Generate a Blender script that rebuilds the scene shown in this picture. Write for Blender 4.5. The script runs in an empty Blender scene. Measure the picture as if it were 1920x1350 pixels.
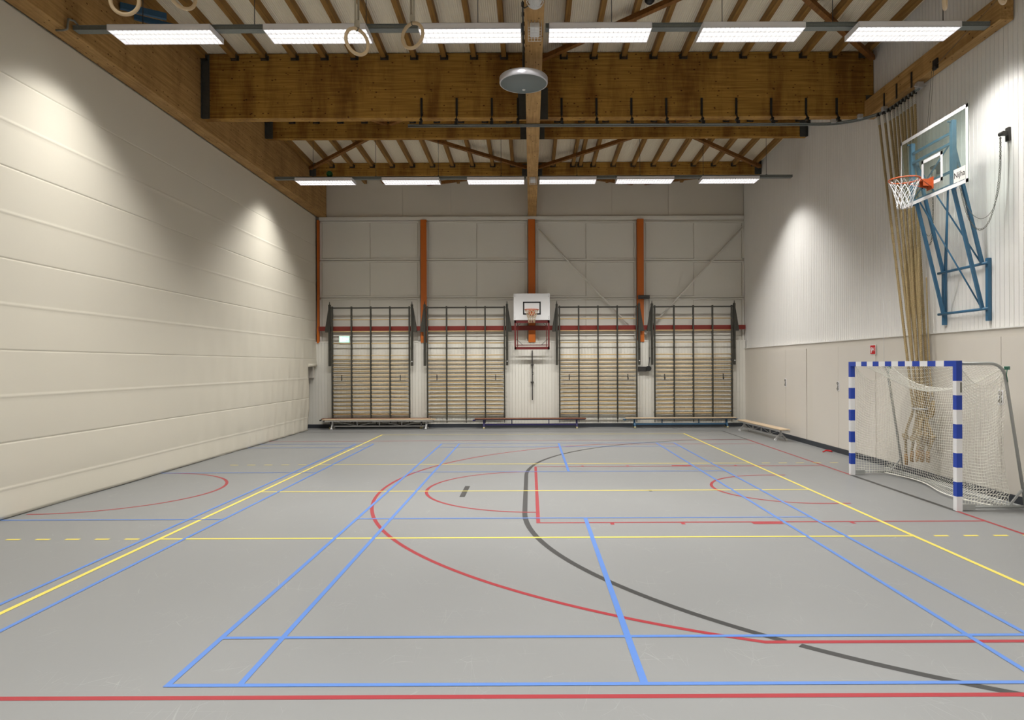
import bpy, math, random
from mathutils import Vector, Matrix
random.seed(7)
S = bpy.context.scene
C = S.collection
PI = math.pi

# ------------------------------------------------------------------ camera, world, exposure
F, H, ROLL, CX, CY = 1273.0, 2.04, 0.0042, 995.0, 685.0
cam_d = bpy.data.cameras.new('camera'); cam = bpy.data.objects.new('camera', cam_d); C.objects.link(cam)
cam_d.sensor_width = 36.0; cam_d.lens = 36.0*F/1920
cam_d.shift_x = -(CX-960)/1920; cam_d.shift_y = (CY-675)/1920
cam_d.clip_end = 200
cam.matrix_world = Matrix.Translation((0, 0, H)) @ Matrix.Rotation(PI/2, 4, 'X') @ Matrix.Rotation(-ROLL, 4, 'Z')
S.camera = cam
W = bpy.data.worlds.new('world'); S.world = W; W.use_nodes = True
W.node_tree.nodes['Background'].inputs[0].default_value = (1, .96, .9, 1)
W.node_tree.nodes['Background'].inputs[1].default_value = 1.0
S.view_settings.view_transform = 'Standard'; S.view_settings.look = 'None'
S.view_settings.gamma = 1; S.view_settings.use_curve_mapping = False
S.view_settings.exposure = 0.38
LAMP_W = 150.0          # watts of each of the three tubes' lamps in a luminaire
LAMP_SPREAD = math.radians(126)
LAMP_BLEND = .42
PANEL_E = 1.5           # glow of the luminaires' tubes
LAMP_COL = (1.0, .985, .95)

def P(x, y, Y):          # photograph point -> place on the plane at depth Y
    u, v = x-CX, y-CY
    return Vector(((u-v*ROLL)*Y/F, Y, H-(u*ROLL+v)*Y/F))
def PX(x, y, X):         # same, on a plane at constant X
    u, v = x-CX, y-CY
    Y = X*F/(u-v*ROLL)
    return Vector((X, Y, H-(u*ROLL+v)*Y/F))

# ------------------------------------------------------------------ materials
def srgb(r, g, b):
    f = lambda c: (c/255/12.92) if c/255 <= .04045 else ((c/255+.055)/1.055)**2.4
    return (f(r), f(g), f(b), 1)
def mat(name, col, rough=.5, metal=0, spec=.5, noise=0, nscale=8, bump=0, bscale=60, stretch=(1, 1, 1)):
    m = bpy.data.materials.new(name); m.use_nodes = True
    nt = m.node_tree; b = nt.nodes['Principled BSDF']
    b.inputs['Base Color'].default_value = col; b.inputs['Roughness'].default_value = rough
    b.inputs['Metallic'].default_value = metal; b.inputs['Specular IOR Level'].default_value = spec
    tc = nt.nodes.new('ShaderNodeTexCoord'); mp = nt.nodes.new('ShaderNodeMapping')
    mp.inputs['Scale'].default_value = stretch
    nt.links.new(tc.outputs['Object'], mp.inputs['Vector'])
    n = nt.nodes.new('ShaderNodeTexNoise'); n.inputs['Scale'].default_value = nscale; n.inputs['Detail'].default_value = 4
    nt.links.new(mp.outputs[0], n.inputs['Vector'])
    r = nt.nodes.new('ShaderNodeMix'); r.data_type = 'RGBA'
    k = max(noise, .02)
    r.inputs[6].default_value = (col[0]*(1-k), col[1]*(1-k), col[2]*(1-k), 1)
    r.inputs[7].default_value = (min(1, col[0]*(1+k)), min(1, col[1]*(1+k)), min(1, col[2]*(1+k)), 1)
    nt.links.new(n.outputs['Fac'], r.inputs[0]); nt.links.new(r.outputs[2], b.inputs['Base Color'])
    if bump:
        n2 = nt.nodes.new('ShaderNodeTexNoise'); n2.inputs['Scale'].default_value = bscale
        nt.links.new(mp.outputs[0], n2.inputs['Vector'])
        bp = nt.nodes.new('ShaderNodeBump'); bp.inputs['Strength'].default_value = bump; bp.inputs['Distance'].default_value = .01
        nt.links.new(n2.outputs['Fac'], bp.inputs['Height']); nt.links.new(bp.outputs[0], b.inputs['Normal'])
    return m
def wood(name, dark, light, axis='X', knots=True, lam=.045, stain=.6, vert='Z'):
    m = bpy.data.materials.new(name); m.use_nodes = True
    nt = m.node_tree; N = nt.nodes.new; L = nt.links.new; b = nt.nodes['Principled BSDF']
    b.inputs['Roughness'].default_value = .6; b.inputs['Specular IOR Level'].default_value = .25
    tc = N('ShaderNodeTexCoord')
    def mapped(sc):
        mp = N('ShaderNodeMapping'); mp.inputs['Scale'].default_value = sc
        L(tc.outputs['Object'], mp.inputs['Vector']); return mp.outputs[0]
    al = {'X': 0, 'Y': 1, 'Z': 2}[axis]
    sc = [28, 28, 28]; sc[al] = 1.2
    g = N('ShaderNodeTexNoise'); g.inputs['Scale'].default_value = 1; g.inputs['Detail'].default_value = 5
    L(mapped(sc), g.inputs['Vector'])
    mix = N('ShaderNodeMix'); mix.data_type = 'RGBA'; mix.inputs[6].default_value = dark; mix.inputs[7].default_value = light
    mr = N('ShaderNodeMapRange'); mr.inputs[1].default_value = .3; mr.inputs[2].default_value = .7
    L(g.outputs['Fac'], mr.inputs[0]); L(mr.outputs[0], mix.inputs[0]); out = mix.outputs[2]
    def mul(out, fac_socket, lo):
        mm = N('ShaderNodeMix'); mm.data_type = 'RGBA'; mm.blend_type = 'MULTIPLY'
        mm.inputs[0].default_value = 1; L(out, mm.inputs[6])
        cr = N('ShaderNodeMix'); cr.data_type = 'RGBA'; cr.inputs[6].default_value = lo; cr.inputs[7].default_value = (1, 1, 1, 1)
        L(fac_socket, cr.inputs[0]); L(cr.outputs[2], mm.inputs[7]); return mm.outputs[2]
    # broad lamella tone
    sc = [.01, .01, .01]; sc[al] = .45; sc[{'X': 0, 'Y': 1, 'Z': 2}[vert]] = 1/(lam or 1)
    if lam:
        v = N('ShaderNodeTexNoise'); v.inputs['Scale'].default_value = 1; v.inputs['Detail'].default_value = 1
        L(mapped(sc), v.inputs['Vector'])
        r2 = N('ShaderNodeMapRange'); r2.inputs[1].default_value = .32; r2.inputs[2].default_value = .5
        L(v.outputs['Fac'], r2.inputs[0]); out = mul(out, r2.outputs[0], (.88, .86, .82, 1))
    if stain:   # water stains running down
        sc = [1.3, 1.3, 1.3]; sc[{'X': 0, 'Y': 1, 'Z': 2}[vert]] = .25
        v = N('ShaderNodeTexNoise'); v.inputs['Scale'].default_value = 1.3; v.inputs['Detail'].default_value = 6; v.inputs['Roughness'].default_value = .65
        L(mapped(sc), v.inputs['Vector'])
        r3 = N('ShaderNodeMapRange'); r3.inputs[1].default_value = .38; r3.inputs[2].default_value = .56
        L(v.outputs['Fac'], r3.inputs[0]); out = mul(out, r3.outputs[0], (1-stain*.75, 1-stain*.9, 1-stain, 1))
    if knots:
        sc = [11, 11, 11]; sc[al] = 6.5
        v = N('ShaderNodeTexVoronoi'); v.inputs['Scale'].default_value = 1; v.inputs['Randomness'].default_value = 1
        L(mapped(sc), v.inputs['Vector'])
        r4 = N('ShaderNodeMapRange'); r4.inputs[1].default_value = .10; r4.inputs[2].default_value = .16
        L(v.outputs['Distance'], r4.inputs[0]); out = mul(out, r4.outputs[0], (.3, .2, .12, 1))
    L(out, b.inputs['Base Color'])
    return m

M = {}
M['floor_line_yellow'] = mat('line_yellow', srgb(226, 208, 94), .4, spec=.3)
M['floor_line_blue'] = mat('line_blue', srgb(88, 128, 198), .4, spec=.3)
M['floor_line_red'] = mat('line_red', srgb(156, 48, 56), .4, spec=.3)
M['floor_line_black'] = mat('line_black', srgb(60, 60, 60), .4, spec=.3)
M['curtain'] = mat('curtain_vinyl', srgb(217, 211, 196), .55, spec=.3, noise=.02, nscale=1.2, bump=.06, bscale=3)
M['wall_white'] = mat('wall_white', srgb(234, 232, 228), .5, spec=.35, noise=.02, nscale=2)
M['wall_low'] = mat('wall_low', srgb(214, 208, 198), .6, spec=.3, noise=.03, nscale=1.5)
M['wall_back'] = mat('wall_back', srgb(224, 221, 212), .6, spec=.3, noise=.025, nscale=1.2)
M['wall_back_top'] = mat('wall_back_top', srgb(212, 206, 194), .65, spec=.3, noise=.025, nscale=1.2)
M['wall_back_low'] = mat('wall_back_low', srgb(222, 219, 210), .55, spec=.35, noise=.02)
M['white'] = mat('white_paint', srgb(225, 225, 225), .4)
M['fixture'] = mat('fixture_white', srgb(240, 238, 242), .4)
M['galv'] = mat('galvanised', srgb(125, 130, 128), .5, .6, noise=.25, nscale=60)
M['steel_dark'] = mat('steel_dark', srgb(62, 60, 58), .5, .3, noise=.15, nscale=20)
M['hanger'] = mat('hanger_steel', srgb(66, 62, 56), .5, .4, noise=.2, nscale=30)
M['plate'] = mat('plate_steel', srgb(82, 84, 82), .5, .5, noise=.2, nscale=15)
M['orange'] = mat('orange_paint', srgb(196, 102, 26), .45, noise=.05)
M['maroon'] = mat('maroon_paint', srgb(100, 28, 28), .45, noise=.05)
M['redsteel'] = mat('red_steel', srgb(122, 36, 26), .45, noise=.05)
M['bar_frame'] = mat('bar_frame', srgb(58, 56, 48), .45, noise=.1)
M['rung'] = mat('rung_wood', srgb(206, 178, 128), .45, noise=.14, nscale=12, stretch=(.3, 3, 3))
M['bench_wood'] = mat('bench_wood', srgb(214, 190, 158), .4, noise=.1, nscale=8, stretch=(.3, 5, 5))
M['bench_brown'] = mat('bench_brown', srgb(128, 84, 62), .4, noise=.12, nscale=8, stretch=(.3, 5, 5))
M['alu'] = mat('aluminium', srgb(190, 190, 190), .4, .5)
M['purple'] = mat('purple_steel', srgb(50, 44, 96), .4)
M['bluesteel'] = mat('blue_steel', srgb(58, 98, 130), .4)
M['rubber'] = mat('cream_rubber', srgb(205, 195, 150), .6)
M['black'] = mat('black_plastic', srgb(28, 28, 28), .5)
M['baseboard'] = mat('baseboard_vinyl', srgb(52, 56, 62), .5)
M['goalblue'] = mat('goal_blue', srgb(28, 66, 172), .35)
M['goalwhite'] = mat('goal_white', srgb(232, 232, 234), .35)
M['goaltube'] = mat('goal_tube', srgb(172, 174, 172), .45, .3, noise=.1)
M['net'] = mat('net_cord', srgb(242, 240, 230), .8)
M['netgreen'] = mat('net_green_cord', srgb(40, 120, 100), .8)
M['netorange'] = mat('net_worn', srgb(190, 170, 140), .8)
M['rope'] = mat('rope_hemp', srgb(172, 151, 110), .85, noise=.25, nscale=40)
M['leather'] = mat('rope_leather', srgb(176, 138, 84), .7, noise=.15)
M['sleeve'] = mat('rope_sleeve', srgb(190, 190, 185), .6)
M['hoop'] = mat('hoop_orange', srgb(188, 88, 46), .4)
M['frameblue'] = mat('frame_blue', srgb(58, 108, 142), .4)
M['ringwood'] = mat('ring_wood', srgb(204, 178, 140), .4, noise=.08)
M['strap'] = mat('strap_webbing', srgb(180, 170, 150), .8)
M['cable'] = mat('cable', srgb(120, 118, 110), .5, .3)
M['chain'] = mat('chain', srgb(105, 102, 92), .4, .7)
M['discgrey'] = mat('disc_grille', srgb(112, 120, 120), .6)
M['discrim'] = mat('disc_rim', srgb(200, 200, 205), .3, .4)
M['signred'] = mat('sign_red', srgb(200, 24, 30), .4)
M['signwhite'] = mat('sign_white', srgb(240, 240, 240), .4)
M['doorpaint'] = mat('door_paint', srgb(215, 209, 200), .55, spec=.3, noise=.02, nscale=1.5)
M['beamX'] = wood('glulam_across', srgb(144, 104, 42), srgb(190, 146, 68), 'X')
M['beamY'] = wood('glulam_along', srgb(158, 122, 72), srgb(192, 154, 100), 'Y', stain=.3)
M['joist'] = wood('joist_wood', srgb(124, 90, 42), srgb(162, 122, 64), 'Y', knots=False, lam=0, stain=.2)
M['brace'] = wood('brace_wood', srgb(116, 76, 34), srgb(146, 100, 50), 'Y', knots=False, lam=0, stain=.2)

def emis(name, col, e):
    m = bpy.data.materials.new(name); m.use_nodes = True
    b = m.node_tree.nodes['Principled BSDF']; b.inputs['Base Color'].default_value = (.9, .9, .9, 1)
    b.inputs['Emission Color'].default_value = col; b.inputs['Emission Strength'].default_value = e
    return m
M['tube_glow'] = emis('tube_glow', (1, .97, .94, 1), PANEL_E)
M['exit_glow'] = emis('exit_glow', (.22, .9, .5, 1), .8)
M['exit_white'] = emis('exit_white', (.85, 1, .9, 1), 2.0)

def floor_mat():
    m = bpy.data.materials.new('floor_vinyl'); m.use_nodes = True
    nt = m.node_tree; N = nt.nodes.new; L = nt.links.new; b = nt.nodes['Principled BSDF']
    tc = N('ShaderNodeTexCoord')
    n = N('ShaderNodeTexNoise'); n.inputs['Scale'].default_value = .55; n.inputs['Detail'].default_value = 5
    L(tc.outputs['Object'], n.inputs['Vector'])
    a = N('ShaderNodeMix'); a.data_type = 'RGBA'; a.inputs[6].default_value = srgb(130, 131, 131); a.inputs[7].default_value = srgb(139, 140, 140)
    L(n.outputs['Fac'], a.inputs[0]); out = a.outputs[2]
    # scuffs: thin curved lines out of distorted voronoi borders, in three directions
    for sc, lo, st in (((.9, 3.4, 1), .007, .20), ((4.2, 1.1, 1), .008, .18), ((2.9, .8, 1), .005, .22)):
        mp = N('ShaderNodeMapping'); mp.inputs['Scale'].default_value = sc; mp.inputs['Rotation'].default_value = (0, 0, sc[0]*1.9)
        L(tc.outputs['Object'], mp.inputs['Vector'])
        dn = N('ShaderNodeTexNoise'); dn.inputs['Scale'].default_value = .35; dn.inputs['Detail'].default_value = 1
        L(mp.outputs[0], dn.inputs['Vector'])
        va = N('ShaderNodeVectorMath'); va.operation = 'ADD'; L(mp.outputs[0], va.inputs[0]); L(dn.outputs['Color'], va.inputs[1])
        v = N('ShaderNodeTexVoronoi'); v.feature = 'DISTANCE_TO_EDGE'; v.inputs['Scale'].default_value = 1.6
        L(va.outputs[0], v.inputs['Vector'])
        mr = N('ShaderNodeMapRange'); mr.inputs[1].default_value = 0; mr.inputs[2].default_value = lo
        mr.inputs[3].default_value = st; mr.inputs[4].default_value = 0
        L(v.outputs[0], mr.inputs[0])
        br = N('ShaderNodeTexNoise'); br.inputs['Scale'].default_value = 2.5; br.inputs['Detail'].default_value = 6
        L(tc.outputs['Object'], br.inputs['Vector'])
        b2 = N('ShaderNodeMapRange'); b2.inputs[1].default_value = .52; b2.inputs[2].default_value = .66
        L(br.outputs['Fac'], b2.inputs[0])
        mu = N('ShaderNodeMath'); mu.operation = 'MULTIPLY'; L(mr.outputs[0], mu.inputs[0]); L(b2.outputs[0], mu.inputs[1])
        x = N('ShaderNodeMix'); x.data_type = 'RGBA'; x.inputs[7].default_value = srgb(205, 205, 205)
        L(out, x.inputs[6]); L(mu.outputs[0], x.inputs[0]); out = x.outputs[2]
    L(out, b.inputs['Base Color'])
    r = N('ShaderNodeMapRange'); r.inputs[3].default_value = .36; r.inputs[4].default_value = .5
    L(n.outputs['Fac'], r.inputs[0]); L(r.outputs[0], b.inputs['Roughness'])
    b.inputs['Specular IOR Level'].default_value = .32
    return m
M['floor'] = floor_mat()
def ceiling_mat():
    m = mat('ceiling_deck', srgb(234, 224, 202), .6, spec=.2, noise=.03, nscale=2)
    nt = m.node_tree; N = nt.nodes.new; L = nt.links.new; b = nt.nodes['Principled BSDF']
    tc = N('ShaderNodeTexCoord')
    w = N('ShaderNodeTexWave'); w.wave_type = 'BANDS'; w.bands_direction = 'X'; w.inputs['Scale'].default_value = 8
    L(tc.outputs['Object'], w.inputs['Vector'])
    bp = N('ShaderNodeBump'); bp.inputs['Strength'].default_value = .7; bp.inputs['Distance'].default_value = .01
    L(w.outputs['Fac'], bp.inputs['Height']); L(bp.outputs[0], b.inputs['Normal'])
    return m
M['ceiling'] = ceiling_mat()
def glass_mat():
    m = bpy.data.materials.new('board_glass'); m.use_nodes = True
    nt = m.node_tree; nt.nodes.clear(); N = nt.nodes.new; L = nt.links.new
    o = N('ShaderNodeOutputMaterial'); t = N('ShaderNodeBsdfTransparent'); g = N('ShaderNodeBsdfGlossy'); d = N('ShaderNodeBsdfDiffuse')
    t.inputs[0].default_value = (.90, .95, .93, 1); g.inputs['Roughness'].default_value = .05
    d.inputs[0].default_value = (.55, .68, .64, 1)
    m1 = N('ShaderNodeMixShader'); m1.inputs[0].default_value = .06; L(t.outputs[0], m1.inputs[1]); L(d.outputs[0], m1.inputs[2])
    m2 = N('ShaderNodeMixShader'); m2.inputs[0].default_value = .05; L(m1.outputs[0], m2.inputs[1]); L(g.outputs[0], m2.inputs[2]); L(m2.outputs[0], o.inputs[0])
    return m
M['glass'] = glass_mat()

# ------------------------------------------------------------------ mesh builder
class MB:
    def __init__(s): s.v = []; s.f = []; s.sm = []; s.mi = []; s.cur = 0
    def face(s, idx, smooth=False): s.f.append(tuple(idx)); s.sm.append(smooth); s.mi.append(s.cur)
    def box(s, a, b, bev=0):
        x0, x1 = sorted((a[0], b[0])); y0, y1 = sorted((a[1], b[1])); z0, z1 = sorted((a[2], b[2]))
        n = len(s.v)
        s.v += [Vector(p) for p in ((x0,y0,z0),(x1,y0,z0),(x1,y1,z0),(x0,y1,z0),(x0,y0,z1),(x1,y0,z1),(x1,y1,z1),(x0,y1,z1))]
        for q in ((3,2,1,0),(4,5,6,7),(0,1,5,4),(1,2,6,5),(2,3,7,6),(3,0,4,7)): s.face([n+i for i in q])
        return s
    def bar(s, a, b, w, h, up=(0, 0, 1)):      # square section bar from a to b
        a = Vector(a); b = Vector(b); d = (b-a).normalized(); up = Vector(up)
        if abs(d.dot(up)) > .98: up = Vector((0, 1, 0))
        r = d.cross(up).normalized(); u = r.cross(d).normalized(); n = len(s.v)
        for p in (a, b):
            for i, j in ((-1,-1),(1,-1),(1,1),(-1,1)): s.v.append(p + r*(w/2*i) + u*(h/2*j))
        for q in ((0,1,2,3),(7,6,5,4),(0,4,5,1),(1,5,6,2),(2,6,7,3),(3,7,4,0)): s.face([n+i for i in q])
        return s
    def tube(s, pts, r, n=10, closed=False, cap=True):
        pts = [Vector(p) for p in pts]; k = len(pts)
        rs = r if isinstance(r, (list, tuple)) else [r]*k
        base = len(s.v); prev = None
        for i, p in enumerate(pts):
            if closed: t = (pts[(i+1) % k]-pts[i-1]).normalized()
            else: t = (pts[min(i+1, k-1)]-pts[max(i-1, 0)]).normalized()
            if prev is None:
                ref = Vector((0, 0, 1)) if abs(t.z) < .9 else Vector((1, 0, 0))
                u = t.cross(ref).normalized()
            else:
                u = prev - t*prev.dot(t)
                u = u.normalized() if u.length > 1e-6 else t.orthogonal().normalized()
            prev = u; w = t.cross(u)
            for j in range(n):
                a = 2*PI*j/n; s.v.append(p + (u*math.cos(a)+w*math.sin(a))*rs[i])
        m = k if closed else k-1
        for i in range(m):
            for j in range(n):
                a = base+i*n+j; b = base+i*n+(j+1) % n; i2 = (i+1) % k
                s.face((a, b, base+i2*n+(j+1) % n, base+i2*n+j), True)
        if cap and not closed:
            s.face([base+j for j in reversed(range(n))]); s.face([base+(k-1)*n+j for j in range(n)])
        return s
    def lathe(s, c, prof, n=32, smooth=True):    # profile (r, z) about vertical axis at c
        c = Vector(c); base = len(s.v)
        for r, z in prof:
            for j in range(n):
                a = 2*PI*j/n; s.v.append(c+Vector((r*math.cos(a), r*math.sin(a), z)))
        for i in range(len(prof)-1):
            for j in range(n):
                s.face((base+i*n+j, base+i*n+(j+1) % n, base+(i+1)*n+(j+1) % n, base+(i+1)*n+j), smooth)
        return s
    def prism(s, poly, axis, a, b):              # 2D polygon extruded along an axis
        n = len(s.v); k = len(poly)
        def mk(p, t):
            if axis == 'X': return Vector((t, p[0], p[1]))
            if axis == 'Y': return Vector((p[0], t, p[1]))
            return Vector((p[0], p[1], t))
        for t in (a, b): s.v += [mk(p, t) for p in poly]
        s.face(range(n, n+k)); s.face(reversed(range(n+k, n+2*k)))
        for i in range(k): s.face((n+i, n+k+i, n+k+(i+1) % k, n+(i+1) % k))
        return s
    def grid(s, rows, smooth=True):              # rows of points -> surface
        n = len(s.v); m = len(rows[0])
        for r in rows: s.v += [Vector(p) for p in r]
        for i in range(len(rows)-1):
            for j in range(m-1): s.face((n+i*m+j, n+i*m+j+1, n+(i+1)*m+j+1, n+(i+1)*m+j), smooth)
        return s

def world_loc(o):
    l = Vector((0, 0, 0))
    while o: l += o.location; o = o.parent
    return l
def obj(name, mb, mats, parent=None, world=True, bevel=0, solid=0):
    vs = mb.v
    if parent is None:
        xs = [p.x for p in vs]; ys = [p.y for p in vs]; zs = [p.z for p in vs]
        off = Vector(((min(xs)+max(xs))/2, (min(ys)+max(ys))/2, min(zs)))
    else: off = world_loc(parent) if world else Vector((0, 0, 0))
    me = bpy.data.meshes.new(name)
    me.from_pydata([tuple(p-off) for p in vs], [], mb.f)
    ml = mats if isinstance(mats, (list, tuple)) else [mats]
    for m in ml: me.materials.append(m)
    me.polygons.foreach_set('use_smooth', mb.sm); me.polygons.foreach_set('material_index', mb.mi)
    me.validate(); me.update()
    o = bpy.data.objects.new(name, me); C.objects.link(o)
    if parent is None: o.location = off
    else: o.parent = parent
    if bevel:
        b = o.modifiers.new('bevel', 'BEVEL'); b.width = bevel; b.segments = 2; b.limit_method = 'ANGLE'
    if solid:
        b = o.modifiers.new('solid', 'SOLIDIFY'); b.thickness = solid; b.offset = 0
    return o
def tag(o, label, cat, group=None):
    o['label'] = label; o['category'] = cat
    if group: o['group'] = group
    return o
def thing(name, label, cat, loc=(0, 0, 0), rotz=0, group=None):
    o = bpy.data.objects.new(name, None); C.objects.link(o); o.empty_display_size = .1
    o.location = loc; o.rotation_euler = (0, 0, rotz); return tag(o, label, cat, group)
def struct(name, mb, m, parent=None, **k):
    o = obj(name, mb, m, parent, **k)
    if parent is None: o['kind'] = 'structure'
    return o
def dup(root, loc, rotz=0, label=None, group=None):
    def rec(o, par):
        c = o.copy(); C.objects.link(c)
        if par: c.parent = par
        for ch in list(o.children): rec(ch, c)
        return c
    r = rec(root, None); r.location = loc; r.rotation_euler = (0, 0, rotz)
    if label: r['label'] = label
    if group: r['group'] = group
    return r
ORD = ['first', 'second', 'third', 'fourth', 'fifth', 'sixth', 'seventh', 'eighth', 'ninth', 'tenth', 'eleventh', 'twelfth', 'thirteenth', 'fourteenth']

# ------------------------------------------------------------------ large structure
YB, XL, XR = 22.5, -7.09, 7.1
def zc(y): return 8.52-.032*(y-14)      # the roof deck falls slightly to the rear wall
# floor with its court markings as thin paint layers in the same mesh
fl = MB()
fl.v += [Vector(p) for p in ((-7.7, -5, 0), (7.3, -5, 0), (7.3, 22.9, 0), (-7.7, 22.9, 0))]; fl.face((0, 1, 2, 3))
LZ = {1: .0022, 2: .0030, 3: .0006, 4: .0013}   # yellow, blue, black... paint layer heights
def strip(c, a, b, w=.05):
    fl.cur = c; a = Vector((*a, 0)); b = Vector((*b, 0)); d = (b-a).normalized(); n = Vector((-d.y, d.x, 0))*w/2
    LZ[c] += .000012; z = Vector((0, 0, LZ[c])); k = len(fl.v); fl.v += [a-n+z, b-n+z, b+n+z, a+n+z]; fl.face((k, k+1, k+2, k+3))
def arc(c, ctr, r, a0, a1, w=.05, n=72, gap=None):
    fl.cur = c; LZ[c] += .000012; z = LZ[c]; prev = None
    for i in range(n+1):
        a = math.radians(a0+(a1-a0)*i/n); q = [Vector((ctr[0]+(r+s*w/2)*math.cos(a), ctr[1]+(r+s*w/2)*math.sin(a), z)) for s in (-1, 1)]
        if prev:
            ym = (q[0].y+prev[0].y)/2
            if not (gap and gap[0] < ym < gap[1]):
                k = len(fl.v); fl.v += [prev[0], prev[1], q[1], q[0]]; fl.face((k, k+1, k+2, k+3))
        prev = q
YEL, BLU, BLK, RED = 1, 2, 3, 4
YC = 11.04
xl, xr = -4.405, 4.53
for x in (xl, xr): strip(YEL, (x, -4), (x, YC+9.1))
for y in (YC-3, YC, YC+3, YC+9.03): strip(YEL, (xl, y), (xr, y))
for y in (YC-3, YC+3):
    for k in range(5):
        strip(YEL, (xl-.24-.352*k, y), (xl-.24-.352*k-.17, y)); strip(YEL, (xr+.24+.352*k, y), (xr+.24+.352*k+.17, y))
bx0, bx1 = -2.33, 3.73; bc = (bx0+bx1)/2
for x in (bx0, bx0+.46, bx1-.46, bx1): strip(BLU, (x, YC-6.7-.02), (x, YC+6.7+.02), .042)
for y in (YC-6.7, YC-5.94, YC-1.98, YC+1.98, YC+5.94, YC+6.7): strip(BLU, (bx0, y), (bx1, y), .042)
strip(BLU, (bc+.02, YC-6.7), (bc+.02, YC-1.98), .05); strip(BLU, (bc+.02, YC+1.98), (bc+.02, YC+6.7), .05)
for x in (-4.11, -4.575): strip(BLU, (x, YC-6.7), (x, YC+6.7), .042)
for y in (YC-6.7, YC-5.94, YC-1.98, YC+1.98, YC+5.94, YC+6.7): strip(BLU, (-7.5, y), (-4.11, y), .042)
KC = 11.22; BX = 5.88
strip(RED, (-7.5, 4.18), (BX, 4.18)); strip(RED, (BX, 4.18), (7.25, 4.18)); strip(RED, (-7.5, 18.42), (BX, 18.42), .045)
strip(RED, (BX, -2), (BX, 9.38)); strip(BLK, (BX, 9.38), (BX, 12.5), .08); strip(RED, (BX, 12.5), (BX, 18.4)); strip(BLK, (BX, 18.4), (BX, 20.9))
strip(BLK, (-7.5, 20.9), (BX, 20.9), .045)
ft = .09
strip(RED, (ft, KC-2.43), (ft, KC+2.43)); 
for sgn in (-1, 1):
    y = KC+sgn*2.43
    strip(RED, (ft-.025, y), (BX, y))
    for x in (1.04, 1.95, 4.13): strip(RED, (x, y), (x, y-.12 if sgn < 0 else y+.12), .05)
    yy = y-.06 if sgn < 0 else y+.06
    strip(RED, (2.84, yy), (3.23, yy), .12)
arc(RED, (ft, KC), 1.80, 90, 270)
tb = 4.30
a3 = math.degrees(math.asin(6.235/6.75))
arc(RED, (tb, KC), 6.75, 180-a3, 180+a3, n=120)
x3 = tb-math.sqrt(6.75**2-6.235**2)
for s in (-1, 1): strip(RED, (x3-.01, KC+6.235*s), (BX if s > 0 else 7.25, KC+6.235*s))
arc(RED, (tb, KC), 1.28, 90, 270)
for s in (-1, 1): strip(RED, (tb, KC+1.28*s), (tb+.38, KC+1.28*s))
arc(RED, (-7.0, KC), 1.80, -90, 90)
GC = 11.0
strip(BLK, (-.09, GC-1.58), (-.09, GC+1.58), .07)
arc(BLK, (BX, GC-1.58), 5.97, 180, 270, 0.07, n=260, gap=(4.95, 5.035)); arc(BLK, (BX, GC+1.58), 5.97, 90, 180, .07, n=120)
strip(BLK, (-1.075, GC-.47), (-1.075, GC+.5), .085); strip(BLK, (1.93, GC-.07), (1.93, GC+.08), .05)
for x in (-2.2, 0.5, 3.6, 4.6): strip(BLK, (x-.07, 21.7), (x+.07, 21.7), .10)     # floor socket covers
floor = struct('floor', fl, [M['floor'], M['floor_line_yellow'], M['floor_line_blue'], M['floor_line_black'], M['floor_line_red']])

# ceiling deck
cb = MB(); cb.prism([(-5, zc(-5)), (22.9, zc(22.9)), (22.9, zc(22.9)+.2), (-5, zc(-5)+.2)], 'X', -7.7, 7.4)
struct('ceiling', cb, M['ceiling'])

# ribbed sheeting: a strip with narrow vertical grooves, running along X or Y
def ribbed(mb, axis, a, b, face, depth, z0, z1, pitch=.1, groove=.012):
    t = a; sgn = 1 if depth > 0 else -1
    pts = [(a, face)]
    while t+pitch < b:
        t += pitch
        pts += [(t-groove, face), (t-groove*.6, face+depth), (t-groove*.4, face+depth), (t, face)]
    pts.append((b, face))
    row = lambda z: [((p, q, z) if axis == 'X' else (q, p, z)) for p, q in pts]
    mb.grid([row(z0), row(z1)], smooth=False)
# back wall
wb = MB(); wb.box((-7.7, 22.62, 0), (7.4, 22.85, 9)); wb.cur = 1
BP = 22.6
ZL = 2.83
ledge = P(995, 409, 22.55).z
def panel(mb, x0, x1, y0, y1, yf=22.60, yb=22.625):
    a = P(x0, y0, 22.6); b = P(x1, y1, 22.6); mb.box((a.x, yf, b.z), (b.x, yb, a.z))
# upper infill panels over the ledge, seams as real gaps
seams = [-7.4, P(755, 370, 22.6).x, P(846, 370, 22.6).x, P(1147, 370, 22.6).x, P(1253, 370, 22.6).x, 7.1]
for a, b in zip(seams, seams[1:]): wb.box((a+.006, 22.60, ledge), (b-.006, 22.625, 8.6))
wb.cur = 2
cols = [(600, 788), (799, 989), (1004, 1193), (1206, 1395)]
for x0, x1 in cols:
    mid = (x0+x1)/2
    for y0, y1 in ((417, 486), (491, 556), (561, 640)):
        panel(wb, x0+5, mid-.4, y0+1.5, y1-1.5); panel(wb, mid+.4, x1-5, y0+1.5, y1-1.5)
        # raised cassette frame
        for q in ((x0, x0+4, y0, y1), (x1-4, x1, y0, y1), (x0, x1, y0-1.2, y0+.6), (x0, x1, y1-.6, y1+1.6)):
            panel(wb, *q, yf=22.57)
wb.cur = 3
ribbed(wb, 'X', -7.7, 7.1, 22.42, .012, .0, ZL, .1)
wb.box((-7.7, 22.41, ZL-.02), (7.1, 22.62, ZL+.015))
wb.cur = 2
wb.box((-7.0, 22.5, ledge-.06), (7.1, 22.62, ledge+.05))
struct('wall_back', wb, [M['wall_back_top'], M['wall_back_top'], M['wall_back'], M['wall_back_low']])
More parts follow.
